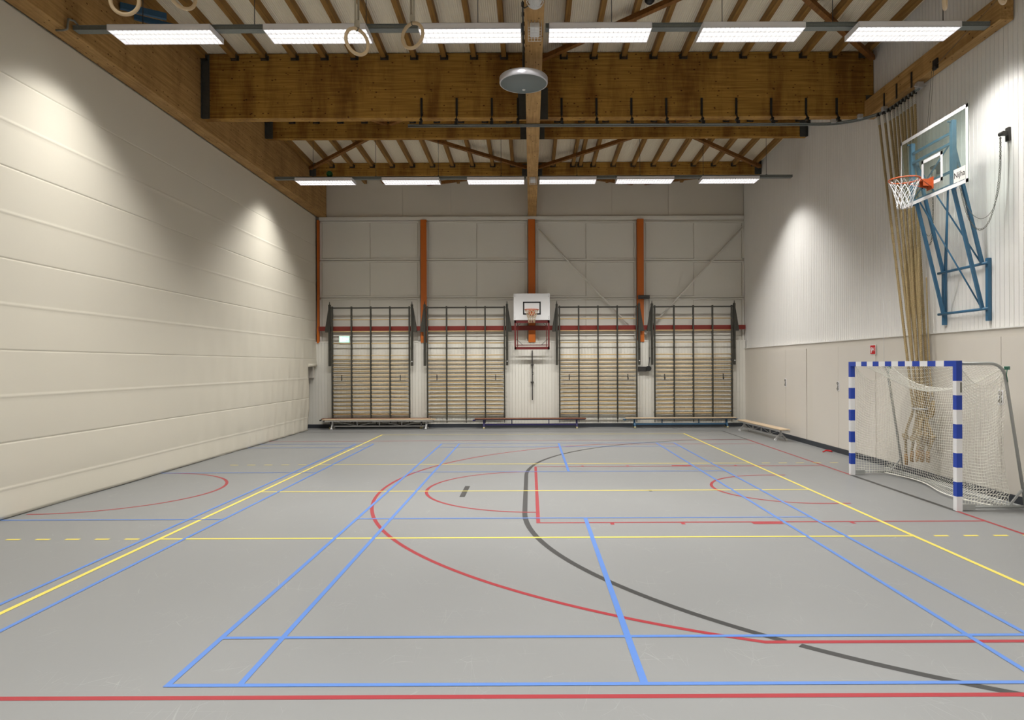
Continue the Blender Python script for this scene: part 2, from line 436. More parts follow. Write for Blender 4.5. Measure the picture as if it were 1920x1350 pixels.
struct('baseboard_back', MB().box((-7.7, 22.385, 0), (7.05, 22.42, .12)), M['baseboard'])
# right wall: smooth lower part, ribbed sheeting above
wr = MB(); wr.cur = 1
wr.box((7.16, -5, 0), (7.4, 22.7, 8.8))
ribbed(wr, 'Y', -5, 22.6, 7.12, .012, 2.57, 8.8, .1)
wr.cur = 0
wr.box((7.085, -5, 0), (7.16, 22.42, 2.565)); wr.cur = 1
wr.box((7.06, -5, 2.565), (7.16, 22.42, 2.585))
struct('wall_right', wr, [M['wall_low'], M['wall_white']])
struct('baseboard_right', MB().box((7.05, -5, 0), (7.085, 22.385, .11)), M['baseboard'])
struct('wall_left', MB().box((-7.75, -5, 0), (-7.6, 22.7, 8.9)), M['wall_low'])
struct('wall_front', MB().box((-7.7, -5.15, 0), (7.4, -5, 9.2)), M['wall_white'])
# door leaves stand slightly proud of the wall so that their joints read as gaps
def door(n, ya, yb, hy, label_handle=True):
    d = bpy.data.objects.new('door_%d' % n, None); C.objects.link(d); d['kind'] = 'structure'
    d.location = (7.08, (ya+yb)/2, .11)
    mid = (ya+yb)/2 if hy is None else hy
    for a, b in ((ya, mid-.004), (mid+.004, yb)):
        obj('door_leaf', MB().box((7.068, a, .115), (7.084, b, 2.44)), M['doorpaint'], d)
    h = MB().box((7.058, mid-.055, 1.42), (7.068, mid+.055, 1.64)); hd = obj('lock_plate', h, M['fixture'], d, bevel=.004)
    hh = MB()
    for z in (1.595, 1.47): hh.tube([(7.050, mid+.03*math.cos(t), z+.03*math.sin(t)) for t in [i*PI/6 for i in range(12)]], .007, 6, closed=True)
    hh.box((7.05, mid-.02, 1.50), (7.06, mid+.02, 1.55))
    obj('handle', hh, M['cable'], hd)
    return d
door(1, 17.42, 20.3, 18.82); door(2, 13.93, 17.02, 15.6); door(3, 8.9, 11.5, 10.2)

# rope-divided left side: hanging divider curtain with sewn horizontal seams
cu = MB()
seam = [6.01-.6225*k for k in range(0, 10)]
def bulge(y, z):
    q = 0
    low = max(0, 1-z/2.6)
    ph = (6.01-z)/.6225
    q += (.001+.014*low**1.5)*abs(math.sin(PI*ph))
    if z < 2.9: q += .05*math.sin(PI*min(1, z/2.9))*(math.sin(y*.8)*.25+.75)
    q += (.003+.012*low)*math.sin(y*1.7+z*1.1)*math.sin(y*.6-z*.7+1)
    far = max(0, min(1, (y-13)/8)); mid = max(0, 1-z/4.2)
    q += .022*far*mid*math.sin(y*7.5+z*2.6+math.sin(y*1.3))+.008*far*mid*math.sin(y*15-z*3)
    for k, a in enumerate(seam):
        d = abs(z-a)
        if k % 2 == 0:
            if d < .014: q -= .011*(1-d/.014)
        elif d < .035: q += .006*(.5+.5*math.cos(PI*d/.035))
    return q
ys = [-4+26.45*i/520 for i in range(521)]
zs = []
z = .012
while z < 7.0:
    zs.append(z)
    z += .009 if min(abs(z-q) for q in seam) < .045 else .045
zs.append(7.0)
n0 = len(cu.v); mm = len(ys)
for zz in zs: cu.v += [Vector((XL+bulge(y, zz), y, zz)) for y in ys]
for i in range(len(zs)-1):
    for j in range(mm-1):
        if not (ys[j] > 21.58 and zs[i] < 2.05):    # the lower rear corner is rolled up
            cu.face((n0+i*mm+j, n0+i*mm+j+1, n0+(i+1)*mm+j+1, n0+(i+1)*mm+j), True)
cur = obj('divider_curtain', cu, M['curtain'], solid=.006)
tag(cur, 'huge cream divider curtain with sewn horizontal seams hanging along the left side', 'curtain')
cr = MB(); cr.tube([(XL+.02, 21.6, 2.07), (XL+.02, 22.35, 2.075)], .05, 14)
obj('hem_roll', cr, M['curtain'], cur)
cr = MB(); cr.tube([(XL-.01, -4, .014), (XL-.01, 21.6, .014)], .012, 10)
obj('bottom_hem', cr, M['curtain'], cur)
bxm = MB().box((-7.52, 22.25, 1.65), (-7.14, 22.42, 2.02))
tag(obj('junction_box', bxm, M['wall_low'], bevel=.01), 'grey box on the back wall in the gap under the curtain end', 'box')

# ------------------------------------------------------------------ roof timber
ZB = 6.99
def beam(name, a, b, m, label, group='glulam roof beams'):
    return tag(obj(name, MB().box(a, b), m, bevel=.006), label, 'beam', group)
lb = beam('roof_beam', (-7.07, -5, ZB), (-6.77, 22.58, 8.75), M['beamY'], 'long timber beam running above the curtain on the left')
cbm = beam('roof_beam', (-.07, -5, ZB), (.21, 22.58, 8.35), M['beamY'], 'long timber beam running down the middle of the roof')
rb = beam('roof_beam', (6.9, 9.95, 7.08), (7.1, 14.0, 7.45), M['beamY'], 'short shallow timber beam against the white wall beside the climbing ropes')
tb_ = [(14.03, 7.17, 8.5, .22, 'deep timber beam above the curved rail'), (17.4, 7.88, 8.44, .16, 'middle shallow timber beam behind the deep one'),
       (20.9, 7.9, 8.33, .16, 'rearmost timber beam above the rear light row'), (10.55, 7.95, 8.6, .16, 'timber beam over the front light row, above the frame')]
for y, z0, z1, t, lab in tb_:
    for x0, x1, sd in ((-6.77, -.07, 'left half'), (.21, 7.11, 'right half')):
        o = beam('cross_beam', (x0, y, z0), (x1, y+t, min(z1, zc(y+t)-.003)), M['beamX'], '%s, %s of the centre beam' % (lab, 'left' if sd[0] == 'l' else 'right'))
        for xe, s in ((x0, 1), (x1, -1)):
            if abs(xe) > 1:
                zz0, zz1 = z0-.01, (z1-.02 if xe < 0 else z0+.42)
                e = MB().box((xe+s*.004, y-.012, zz0), (xe+s*(.16 if y < 15 else .19), y-.001, zz1))
                e.box((xe+s*.004, y-.06, zz0), (xe+s*.016, y-.012, zz1))
                obj('end_plate', e, M['plate'], o)
            else:
                e = MB().box((xe+s*.001, y-.012, z0-.05), (xe+s*(.17), y-.001, z0+.6 if y < 15 else z0+.35))
                obj('end_plate', e, M['plate'], o)
# joists
JX = [-6.70+.6175*k for k in range(23)]
bays = [(10.71, 14.03, 'front bay'), (14.25, 17.4, 'second bay'),
        (17.56, 20.9, 'third bay'), (21.06, 22.58, 'rearmost bay')]
for bi, (y0, y1, bn) in enumerate(bays):
    xs = [x for x in JX if not -.2 < x < .33]
    if bi == 2: xs = sorted(xs+[1.55])
    left = sorted([x for x in xs if x < 0], reverse=True); right = [x for x in xs if x > 0]
    for side, lst in (('left', left), ('right', right)):
        for k, x in enumerate(lst):
            jb = MB()
            n = len(jb.v)
            for yy in (y0, y1):
                zt = zc(yy)-.001
                jb.v += [Vector(p) for p in ((x-.047, yy, zt-.15), (x+.047, yy, zt-.15), (x+.047, yy, zt), (x-.047, yy, zt))]
            for q in ((0,1,2,3),(7,6,5,4),(0,4,5,1),(1,5,6,2),(2,6,7,3),(3,7,4,0)): jb.face([n+i for i in q])
            o = tag(obj('roof_joist', jb, M['joist']), 'timber joist, %s to the %s of the centre beam, %s of the roof' % (ORD[k], side, bn), 'joist', 'joists in the %s of the roof' % bn)
            if bi < 3:
                zt = zc(y1)-.15; hb = MB()
                hb.box((x-.054, y1-.10, zt-.012), (x+.054, y1-.002, zt-.002))
                for s in (-1, 1):
                    hb.box((x+s*.048, y1-.10, zt-.012), (x+s*.054, y1-.002, zt+.10))
                    hb.box((x+s*.054, y1-.008, zt-.012), (x+s*.085, y1-.002, zt+.09))
                obj('joist_hanger', hb, M['hanger'], o)
# diagonal wind braces under the joists
bz = lambda y: zc(y)-.20
brs = [((.22, 13.95), (3.65, 10.75), 'front bay, from the centre beam'), ((7.05, 13.95), (3.75, 10.75), 'front bay, from the right wall'),
       ((-6.7, 14.35), (-3.65, 17.3), 'second bay, from the left beam'), ((-.12, 14.35), (-3.55, 17.3), 'second bay, left of the centre beam'),
       ((7.0, 14.35), (3.75, 17.3), 'second bay, from the right wall'), ((.26, 14.35), (3.65, 17.3), 'second bay, right of the centre beam'),
       ((-6.72, 20.8), (-3.75, 17.65), 'third bay, from the left beam'), ((-.12, 20.8), (-3.45, 17.65), 'third bay, left of the centre beam'),
       ((7.05, 20.8), (3.75, 17.65), 'third bay, from the right wall'), ((.26, 20.8), (3.4, 17.65), 'third bay, right of the centre beam'),
       ((-.12, 21.15), (-3.4, 22.5), 'last bay, left of the centre beam'), ((.26, 21.15), (3.4, 22.5), 'last bay, right of the centre beam'), ((7.0, 21.15), (3.8, 22.5), 'last bay, from the right wall')]
for a, b, lab in brs:
    mb = MB(); mb.bar((*a, bz(a[1])), (*b, bz(b[1])), .10, .09)
    tag(obj('wind_brace', mb, M['brace']), 'diagonal timber brace under the joists in the %s' % lab, 'brace', 'diagonal roof braces')

# ------------------------------------------------------------------ back wall steel
for x0, x1, lab in ((595, 599, 'at the edge of the curtain'), (789, 800, 'between the first two wall bar frames'), (990, 1003, 'behind the small backboard'), (1194, 1206, 'between the two right wall bar frames')):
    a = P(x0, 413, 22.5); b = P(x1, 413, 22.5)
    post = MB().box((a.x, 22.43, ZL-.05), (b.x, 22.445, ledge-.06)).box((a.x, 22.585, ZL+.02), (b.x, 22.598, ledge-.06)).box(((a.x+b.x)/2-.008, 22.445, ZL+.02), ((a.x+b.x)/2+.008, 22.585, ledge-.06))
    # painted bottom that laps over the lower cladding
    post.box((a.x, 22.39, 2.80), (b.x, 22.40, 3.35))
    tag(obj('steel_column', post, M['orange']), 'orange steel column on the back wall %s' % lab, 'column', 'orange steel columns')
rbm = MB(); a = P(599, 611, 22.4); b = P(1397, 619, 22.4); z1 = P(995, 610.8, 22.4).z; z0 = P(995, 619.2, 22.4).z
rbm.box((-6.98, 22.355, z0), (7.08, 22.43, z1))
tag(obj('steel_rail', rbm, M['redsteel']), 'long dark red steel rail running across the back wall behind the wall bars', 'rail')
for (xa, ya_), (xb, yb2), lab in (((1009, 430), (1190, 622), 'falling right from the centre column'), ((1390, 428), (1210, 624), 'falling left from the right corner')):
    a = P(xa, ya_, 22.5); b = P(xb, yb2, 22.5); a.y = b.y = 22.46
    t = thing('brace_rod', 'thin white diagonal brace rod on the back wall, %s' % lab, 'brace', (a+b)/2, group='white brace rods')
    obj('rod', MB().tube([a, b], .028, 10), M['wall_back'], t)
    d = (b-a).normalized()
    for p, s in ((a, 1), (b, -1)):
        g = MB(); g.bar(p-d*.04*s, p+d*.20*s, .09, .02, up=(0, 1, 0)); obj('end_plate', g, M['wall_back_low'], t)

# wall bars ---------------------------------------------------------
def make_wall_bars():
    t = thing('wall_bars', '', 'wall bars')
    for k in range(5):
        x = -1.263+.6315*k
        u = MB().box((x-.022, -.045, .27), (x+.022, .045, 3.99)); u.box((x-.018, .045, .45), (x+.018, .13, .5)); u.box((x-.012, .0, .16), (x+.012, .02, .27))
        obj('upright', u, M['bar_frame'], t, world=False, bevel=.004)
    for z in [3.56, 3.17, 2.78]+[2.385-.1285*k for k in range(16)]:
        r = MB().tube([(-1.255, 0, z), (1.255, 0, z)], .0175, 10); obj('rung', r, M['rung'], t, world=False)
    obj('top_rail', MB().box((-1.30, -.025, 3.92), (1.30, .025, 3.965)), M['bar_frame'], t, world=False)
    for s in (-1, 1):
        a = MB().box((s*1.35-.036, -.03, 2.04), (s*1.35+.036, .05, 4.05)); a.tube([(s*1.35, 0, 4.05), (s*1.35, 0, 4.15)], [.02, .008], 8)
        a.box((s*1.35-.018, -.06, 2.6), (s*1.35+.018, -.03, 3.95))
        a.tube([(s*1.35, -.075, 2.6), (s*1.35, -.02, 2.6)], .022, 10)
        ar = obj('swing_arm', a, M['bar_frame'], t, world=False, bevel=.004)
        w = MB(); w.prism([(s*1.386, 3.95), (s*1.386, 3.15), (s*1.50, 3.15), (s*1.50, 3.24)], 'Y', .0, .10)
        obj('wing_bracket', w, M['bar_frame'], ar, world=False)
        bo = MB().tube([(s*1.35, -.045, 2.18), (s*1.35, -.028, 2.18)], .018 if s > 0 else .01, 10); obj('bolt', bo, M['white'] if s > 0 else M['bar_frame'], ar, world=False)
    for s, x in ((-1, -.95), (1, .97)):
        h = MB().box((x-.012, -.045, 1.56), (x+.012, -.02, 1.75)); h.tube([(x, -.03, 1.60), (x+.005, -.10, 1.57), (x+.01, -.10, 1.64)], .009, 6)
        obj('hook', h, M['black'], t, world=False)
    for z in (.42, 3.05): obj('wall_rail', MB().box((-1.28, .10, z-.02), (1.28, .135, z+.02)), M['wall_back'], t, world=False)
    return t
wb0 = make_wall_bars()
wlab = ['wall bars beside the curtain, with the exit sign behind them', 'wall bars just left of the small backboard', 'wall bars just right of the small backboard', 'wall bars nearest the white right wall']
for i, xc in enumerate((694.1, 873.2, 1122, 1301.3)):
    X = P(xc, 680, 22.15).x
    if i == 0: wb0.location = (X, 22.25, 0); wb0['label'] = wlab[0]; wb0['group'] = 'folding wall bar frames'
    else: dup(wb0, (X, 22.25, 0), 0, wlab[i], 'folding wall bar frames')

# small backboard on the back wall -----------------------------------
def hoop_net(mb, c, r, r2, L, n=12, w=.004, rings=5):
    for s in (-1, 1):
        for k in range(n):
            pts = []
            for i in range(13):
                t = i/12; rr = r2+(r-r2)*(1-t)**1.6; a = 2*PI*(k+s*t*rings/2*.9)/n
                zig = 0
                pts.append(Vector((c[0]+rr*math.cos(a), c[1]+rr*math.sin(a), c[2]-L*t+zig)))
            mb.tube(pts, w, 5)
def ring_pts(c, r, n=40): return [Vector((c[0]+r*math.cos(2*PI*i/n), c[1]+r*math.sin(2*PI*i/n), c[2])) for i in range(n)]
YBB = 21.95
a = P(963, 550.5, YBB); b = P(1031, 600, YBB); fx = P(1031, 655, YBB)
t = thing('practice_hoop', 'small white backboard with orange hoop on a dark red frame, centre of the back wall', 'basketball hoop', ((a.x+b.x)/2, 22.3, fx.z))
bo = MB().box((a.x, YBB, b.z), (b.x, YBB+.025, a.z)); bo.cur = 1
q0 = P(980.5, 565.5, YBB); q1 = P(1014, 590, YBB)
for (x0, x1, z0_, z1_) in ((q0.x, q1.x, q0.z-.05, q0.z), (q0.x, q1.x, q1.z, q1.z+.05), (q0.x, q0.x+.045, q1.z, q0.z), (q1.x-.045, q1.x, q1.z, q0.z)):
    bo.box((x0, YBB-.002, z0_), (x1, YBB, z1_))
brd = obj('backboard', bo, [M['white'], M['black']], t)
bl = MB()
for sx in (a.x+.04, b.x-.04):
    for sz in (a.z-.05, a.z-.10, b.z+.05, b.z+.10): bl.tube([(sx, YBB-.006, sz), (sx, YBB, sz)], .009, 8)
obj('bolts', bl, M['steel_dark'], brd)
fr = MB(); xa, xb = a.x+.02, b.x-.01
zt, zb2 = b.z, fx.z
for x in (xa, xb-.05): fr.box((x, YBB+.03, zb2), (x+.05, YBB+.08, a.z-.1))
for x in (xa+.09, xb-.11): fr.box((x, YBB+.10, zb2+.08), (x+.022, YBB+.13, zt-.02))
fr.box((xa, YBB+.03, zb2), (xb, YBB+.08, zb2+.085)); fr.box((xa+.06, YBB+.09, zb2+.13), (xb-.06, YBB+.12, zb2+.155))
fr.box((xa, YBB+.03, zt-.09), (xb, YBB+.08, zt))
for x in (xa, xb-.05):
    for z in (zb2+.02, zt+.5): fr.bar((x+.025, YBB+.08, z), (x+.025, 22.40, z+.02), .04, .04)
obj('mounting_frame', fr, M['maroon'], t)
st = MB()
for sx, dx in ((xa+.06, .2), (xb-.06, -.2)):
    st.tube([(sx, YBB+.085, zb2+.34), (sx+dx, YBB+.085, zb2+.15)], .008, 6); st.tube([(sx, YBB+.085, zt-.22), (sx+dx*.7, YBB+.085, zt-.1)], .008, 6)
obj('corner_strut', st, M['steel_dark'], t)
rc = P(996.8, 580.5, 21.62); rg = MB().tube(ring_pts(rc, .225), .011, 10, closed=True)
rg.box((rc.x-.10, 21.86, rc.z-.16), (rc.x+.10, YBB-.002, rc.z+.02)); rg.bar((rc.x, 21.84, rc.z), (rc.x, 21.90, rc.z-.03), .2, .05)
rr_ = obj('rim', rg, M['hoop'], t)
nn = MB(); hoop_net(nn, rc, .222, .10, .42, w=.007); obj('net', nn, M['netorange'], rr_)
pole = MB(); pp0 = P(997.8, 657, 22.33); pp1 = P(998, 750, 22.33)
pole.box((pp0.x-.018, 22.33, pp1.z), (pp0.x+.018, 22.36, pp0.z))
for y in (684, 716.5):
    z = P(998, y, 22.33).z; pole.box((pp0.x-.05, 22.31, z-.018), (pp0.x+.05, 22.42, z+.018))
z = P(998, 700, 22.33).z; pole.tube([(pp0.x+.02, 22.30, z+.05), (pp0.x+.05, 22.26, z), (pp0.x+.02, 22.30, z-.05)], .008, 6)
tag(obj('winch_rod', pole, M['steel_dark']), 'thin dark vertical rod with clamps on the back wall below the small backboard', 'rod')

# exit sign, sensor boxes, conduit ------------------------------------
a = P(636.5, 630.5, 22.36); b = P(655, 642, 22.36)
t = thing('exit_sign', 'lit green exit sign on the back wall behind the wall bars beside the curtain', 'exit sign', ((a.x+b.x)/2, 22.6, b.z))
obj('housing', MB().box((a.x-.02, 22.36, b.z-.02), (b.x+.02, 22.6, a.z+.02)), M['white'], t)
es = MB().box((a.x, 22.352, b.z), (b.x, 22.36, a.z)); fp = obj('sign_face', es, M['exit_glow'], t)
pi = MB(); cxx = (a.x+b.x)/2; czz = (a.z+b.z)/2
pi.box((a.x+.03, 22.348, b.z+.03), (a.x+.09, 22.352, a.z-.03))            # doorway
pi.tube([(cxx+.01, 22.348, czz+.05), (cxx-.01, 22.348, czz)], .012, 6); pi.tube([(cxx-.01, 22.348, czz), (cxx+.03, 22.348, czz-.06)], .009, 6)
pi.tube([(cxx-.01, 22.348, czz), (cxx-.05, 22.348, czz-.05)], .009, 6); pi.tube([(cxx-.04, 22.348, czz+.03), (cxx+.05, 22.348, czz+.02)], .008, 6)
pi.bar((cxx+.07, 22.349, czz), (cxx+.13, 22.349, czz), .02, .02)
obj('pictogram', pi, M['exit_white'], fp)
a = P(1197, 553.5, 22.3); b = P(1218.5, 560, 22.3)
tag(obj('cable_winch', MB().box((a.x, 22.3, b.z), (b.x, 22.43, a.z)).box((a.x+.03, 22.27, b.z+.03), (b.x-.02, 22.3, a.z-.02)), M['steel_dark'], bevel=.005), 'dark bracket at the orange column above the wall bars', 'bracket')
a = P(1197.5, 687.5, 22.28); b = P(1213, 696.5, 22.28)
t = thing('hoist_motor', 'black hoist box with round gear on the wall between the two right wall bars', 'hoist', ((a.x+b.x)/2, 22.4, b.z))
obj('mounting_plate', MB().box((a.x, 22.30, b.z), (b.x, 22.42, a.z)), M['steel_dark'], t, bevel=.004)
c = P(1216.5, 691, 22.22)
obj('gear_drum', MB().tube([(c.x, 22.20, c.z), (c.x, 22.36, c.z)], .085, 18), M['black'], t)
g = P(1216.5, 684, 22.22); obj('crank', MB().tube([(c.x, 22.22, c.z), (g.x, 22.22, g.z), (g.x+.03, 22.20, P(0, 675, 22.22).z)], .016, 8), M['steel_dark'], t)
cd = MB(); a = P(1217, 561, 22.38); b = P(1217, 684, 22.38); cd.tube([a, b], .010, 8)
tag(obj('conduit', cd, M['cable']), 'thin vertical cable between the dark bracket and the hoist box', 'cable')

# benches ---------------------------------------------------------------
def make_bench(style, L=3.6):
    t = thing('gym_bench', '', 'bench')
    top, fm = {'silver': (M['bench_wood'], M['alu']), 'dark': (M['bench_brown'], M['steel_dark']), 'purple': (M['bench_brown'], M['purple']), 'blue': (M['bench_wood'], M['bluesteel'])}[style]
    obj('seat_plank', MB().box((-L/2, -.13, .305), (L/2, .13, .335)), top, t, world=False, bevel=.008)
    e = MB()
    if style in ('silver', 'dark'):
        for s in (-1, 1): e.box((-L/2+.08, s*.10-.015, .262), (L/2-.08, s*.10+.015, .305))
        e.box((-L/2+.35, -.02, .09), (L/2-.35, .02, .12))
        n = 4
        for k in range(n):
            x0 = -L/2+.38+(L-.76)*k/n; x1 = -L/2+.38+(L-.76)*(k+1)/n
            a, b = (.262, .115) if k % 2 == 0 else (.115, .262)
            e.bar((x0, 0, a), (x1, 0, b), .014, .014)
            if k: e.box((x0-.012, -.02, .10), (x0+.012, .02, .262))
    else:
        for s in (-1, 1): e.box((-L/2+.02, s*.09-.012, .275), (L/2-.02, s*.09+.012, .305))
        e.box((-L/2+.25, -.03, .105), (L/2-.25, .03, .15))
        for k in range(1, 3):
            x0 = -L/2+L*k/3; e.box((x0-.014, -.03, .15), (x0+.014, .03, .275))
    obj('frame', e, fm, t, world=False)
    for s in (-1, 1):
        x = s*(L/2-.30)
        l = MB(); l.bar((x, 0, .275), (x, 0, .12), .05, .06, up=(1, 0, 0))
        for q in (-1, 1): l.bar((x, 0, .20), (x, q*.15, .035), .04, .035, up=(1, 0, 0))
        lo = obj('leg', l, fm, t, world=False)
        for q in (-1, 1):
            f = MB()
            if style == 'silver': f.tube([(x-.03, q*.15, .03), (x+.03, q*.15, .03)], .03, 12)
            else: f.lathe((x, q*.15, 0), [(0, .0), (.036, .0), (.028, .05), (.022, .06), (0, .06)], 12)
            obj('foot', f, M['rubber'] if style != 'silver' else M['white'], lo, world=False)
        if s < 0 or style == 'blue':
            h = MB(); h.box((s*(L/2-.02), -.10, .25), (s*(L/2+.06), .10, .29)); obj('hook_rail', h, fm, t, world=False)
    return t
GB = 'low gym benches along the walls'
specs = [('silver', (P(714, 795, 22.02).x, 21.84, 0), 0, 'silver-framed bench with pale seat in front of the first wall bars', 3.62),
         ('dark', (P(703, 795, 22.2).x+.05, 22.205, 0), 0, 'dark bench tucked behind the silver-framed bench beside the curtain', 3.55),
         ('purple', (P(994.5, 795, 22.08).x, 22.0, 0), 0, 'brown-topped purple bench under the small backboard', 3.6),
         ('blue', (P(1274.5, 795, 22.1).x, 22.0, 0), 0, 'pale-topped blue bench in front of the rightmost wall bars', 3.58),
         ('silver', (6.60, 19.45, 0), PI/2+.045, 'silver-framed bench on rollers along the right wall', 3.3)]
for st_, loc, rz, lab, L in specs:
    t = make_bench(st_, L); t.location = loc; t.rotation_euler = (0, 0, rz); t['label'] = lab; t['group'] = GB
specs_fix = [o for o in bpy.data.objects if o.name.startswith('gym_bench')]
for o in specs_fix[1:2]: o.location.y = 22.2
rt = MB(); c = PX(1560, 848, 6.9)
rt.tube([(6.75, 15.7, .012), (6.86, 15.78, .03), (6.95, 15.68, .02), (7.0, 15.9, .015), (6.92, 15.98, .012)], .014, 8)
tag(obj('red_strap', rt, M['signred']), 'short crumpled red strap lying on the floor by the black skirting', 'strap')

# luminaires ---------------------------------------------------------------
def make_light():
    t = thing('ceiling_light', '', 'ceiling light')
    L, Wd, h = 1.5, .46, .085
    hb = MB()
    hb.box((-L/2, -Wd/2, h-.006), (L/2, Wd/2, h))
    for s in (-1, 1):
        hb.box((-L/2, s*Wd/2-.006*(s > 0), 0), (L/2, s*Wd/2+.006*(s < 0), h)); hb.box((s*L/2-.008*(s > 0), -Wd/2, 0), (s*L/2+.008*(s < 0), Wd/2, h))
    for s in (-1, 1): hb.box((-L/2, s*Wd/2-.02*(s > 0), 0), (L/2, s*Wd/2+.02*(s < 0), .006))
    obj('housing', hb, M['fixture'], t, world=False)
    g = MB()
    for k in range(3):
        y = -.14+.14*k; g.box((-L/2+.012, y-.06, .05), (L/2-.012, y+.06, .056))
    obj('light_tubes', g, M['tube_glow'], t, world=False)
    lv = MB()
    for s in (-.07, .07): lv.box((-L/2+.01, s-.002, .002), (L/2-.01, s+.002, .028))
    for k in range(1, 22):
        x = -L/2+L*k/22; lv.box((x-.0015, -Wd/2+.02, .004), (x+.0015, Wd/2-.02, .026))
    obj('louvre', lv, M['white'], t, world=False)
    return t
def add_lamp(t):       # louvred reflector: a wide beam with a clear cut-off
    for x in (-.66, 0, .66):
        ld = bpy.data.lights.new('luminaire_light', 'SPOT'); ld.energy = LAMP_W; ld.color = LAMP_COL
        ld.spot_size = LAMP_SPREAD; ld.spot_blend = LAMP_BLEND; ld.shadow_soft_size = .2
        lo = bpy.data.objects.new('luminaire_light', ld); C.objects.link(lo); lo.location = (x, 0, -.01); lo.parent = t
ZR1, ZR2 = 6.945, 6.905
rows = [(10.11, ZR1, [-5.40, -3.13, -.87, 1.04, 3.28, 5.55], 'front light row'),
        (18.03, ZR2, [-5.42, -3.14, -.90, 1.0, 3.04, 5.28], 'rear light row'),
        (2.2, ZR1, [-5.40, -3.13, -.87, 1.04, 3.28, 5.55], 'row behind the viewer')]
where = ['nearest the curtain', 'second from the curtain', 'just left of the centre beam', 'just right of the centre beam', 'second from the right wall', 'nearest the right wall']
L0 = None
for (y, z, xs, rn) in rows:
    for k, x in enumerate(xs):
        lab = 'lit white louvred luminaire in the %s, %s' % (rn, where[k])
        if L0 is None: L0 = make_light(); L0.location = (x, y, z); L0['label'] = lab; L0['group'] = 'luminaires of the '+rn; t = L0
        else: t = dup(L0, (x, y, z), 0, lab, 'luminaires of the '+rn)
        lights_later = globals().setdefault('LL', []); lights_later.append(t)
    for x0, x1, sd in ((-6.75, -.10, 'left'), (.24, 6.82, 'right')):
        if y > 15 and x1 > 5: x1 = 6.95
        r = MB()
        zb0 = z+.088
        r.box((x0, y-.07, zb0), (x1, y+.07, zb0+.004)); r.box((x0, y-.07, zb0), (x0+0+ (x1-x0), y-.066, zb0+.06)); r.box((x0, y+.066, zb0), (x1, y+.07, zb0+.06))
        r.box((x0, y-.085, zb0+.056), (x1, y-.066, zb0+.06)); r.box((x0, y+.066, zb0+.056), (x1, y+.085, zb0+.06))
        o = tag(obj('cable_tray', r, M['galv']), 'galvanised metal channel carrying the %s, %s of the centre beam' % (rn, sd), 'channel', 'luminaire channels')
        w = MB(); n = 4
        for k in range(n):
            xx = x0+(x1-x0)*(k+.6)/n; w = MB().tube([(xx, y, zb0+.004), (xx, y, zc(y)-.002)], .006, 6); w.box((xx-.02, y-.02, zb0+.005), (xx+.02, y+.02, zb0+.09))
            obj('hanger_wire', w, M['steel_dark'], o)
for t in LL: add_lamp(t)

# round speaker under the centre beam
c = Vector((-.095, 11.0, 6.60))
t = thing('round_speaker', 'large flat round grey loudspeaker hanging from the centre beam', 'speaker', (c.x, c.y, 6.60))
R_ = .392
obj('rim', MB().lathe(c, [(R_-.02, 0), (R_-.004, .0), (R_, .012), (R_, .085), (R_-.012, .10), (.08, .13), (0, .13)], 56), M['discrim'], t)
obj('grille', MB().lathe(c, [(0, .004), (R_-.02, .004), (R_-.02, 0)], 56), M['discgrey'], t)
obj('status_light', MB().lathe(c+Vector((0, .24, 0)), [(0, -.004), (.026, -.004), (.026, .004)], 16), M['white'], t)
obj('stem', MB().lathe(c, [(0, .13), (.05, .13), (.05, .2), (.02, .22), (.02, .60)], 20), M['steel_dark'], t)
# cage lamps on the beam underside
def cage_lamp(y, L, lab, rnd=False):
    t = thing('cage_lamp', lab, 'lamp', (.08, y, ZB-.10), group='caged emergency lamps')
    z = ZB
    if rnd: obj('lens', MB().lathe((.08, y, z), [(0, -.085), (.06, -.075), (.085, -.03), (.09, 0)], 24), M['white'], t)
    else: obj('lens', MB().box((.01, y-L/2+.05, z-.075), (.15, y+L/2-.05, z)), M['white'], t, bevel=.015)
    g = MB(); w = .095
    if rnd:
        for k in range(6):
            a = k*PI/6; g.tube([(.08+math.cos(a)*.12*math.sin(q), y+math.sin(a)*.12*math.sin(q), z-.11*math.cos(q)) for q in [(-1+i/6)*PI/2 for i in range(13)]], .004, 5)
        for rr, dz in ((.115, .03), (.07, .09)): g.tube(ring_pts((.08, y, z-dz), rr), .004, 5, closed=True)
    else:
        for k in range(5):
            x = .08-w+2*w*k/4; g.tube([(x, y-L/2, z), (x, y-L/2, z-.1), (x, y+L/2, z-.1), (x, y+L/2, z)], .0035, 5)
        for k in range(6):
            yy = y-L/2+L*k/5; g.tube([(.08-w, yy, z), (.08-w, yy, z-.1), (.08+w, yy, z-.1), (.08+w, yy, z)], .0035, 5)
    obj('wire_cage', g, M['white'], t)
cage_lamp(9.95, .42, 'white wire-caged lamp under the centre beam between the front luminaires')
cage_lamp(9.2, .3, 'round wire-caged lamp under the centre beam at the top edge', True)
cage_lamp(18.0, .42, 'white wire-caged lamp under the centre beam in the rear light row')
cb2 = MB().tube([(-.09, 9.3, 7.03), (-.095, 10.9, 7.03)], .012, 6)
for k in range(6): cb2.box((-.11, 9.4+.27*k, 7.02), (-.07, 9.43+.27*k, 7.07))
cb2.tube([(.0, 9.3, 6.97), (-.06, 9.35, 6.96), (-.10, 9.42, 7.02)], .008, 6)
tag(obj('power_cable', cb2, M['steel_dark']), 'thin dark cable clipped along the left edge of the centre beam', 'cable')
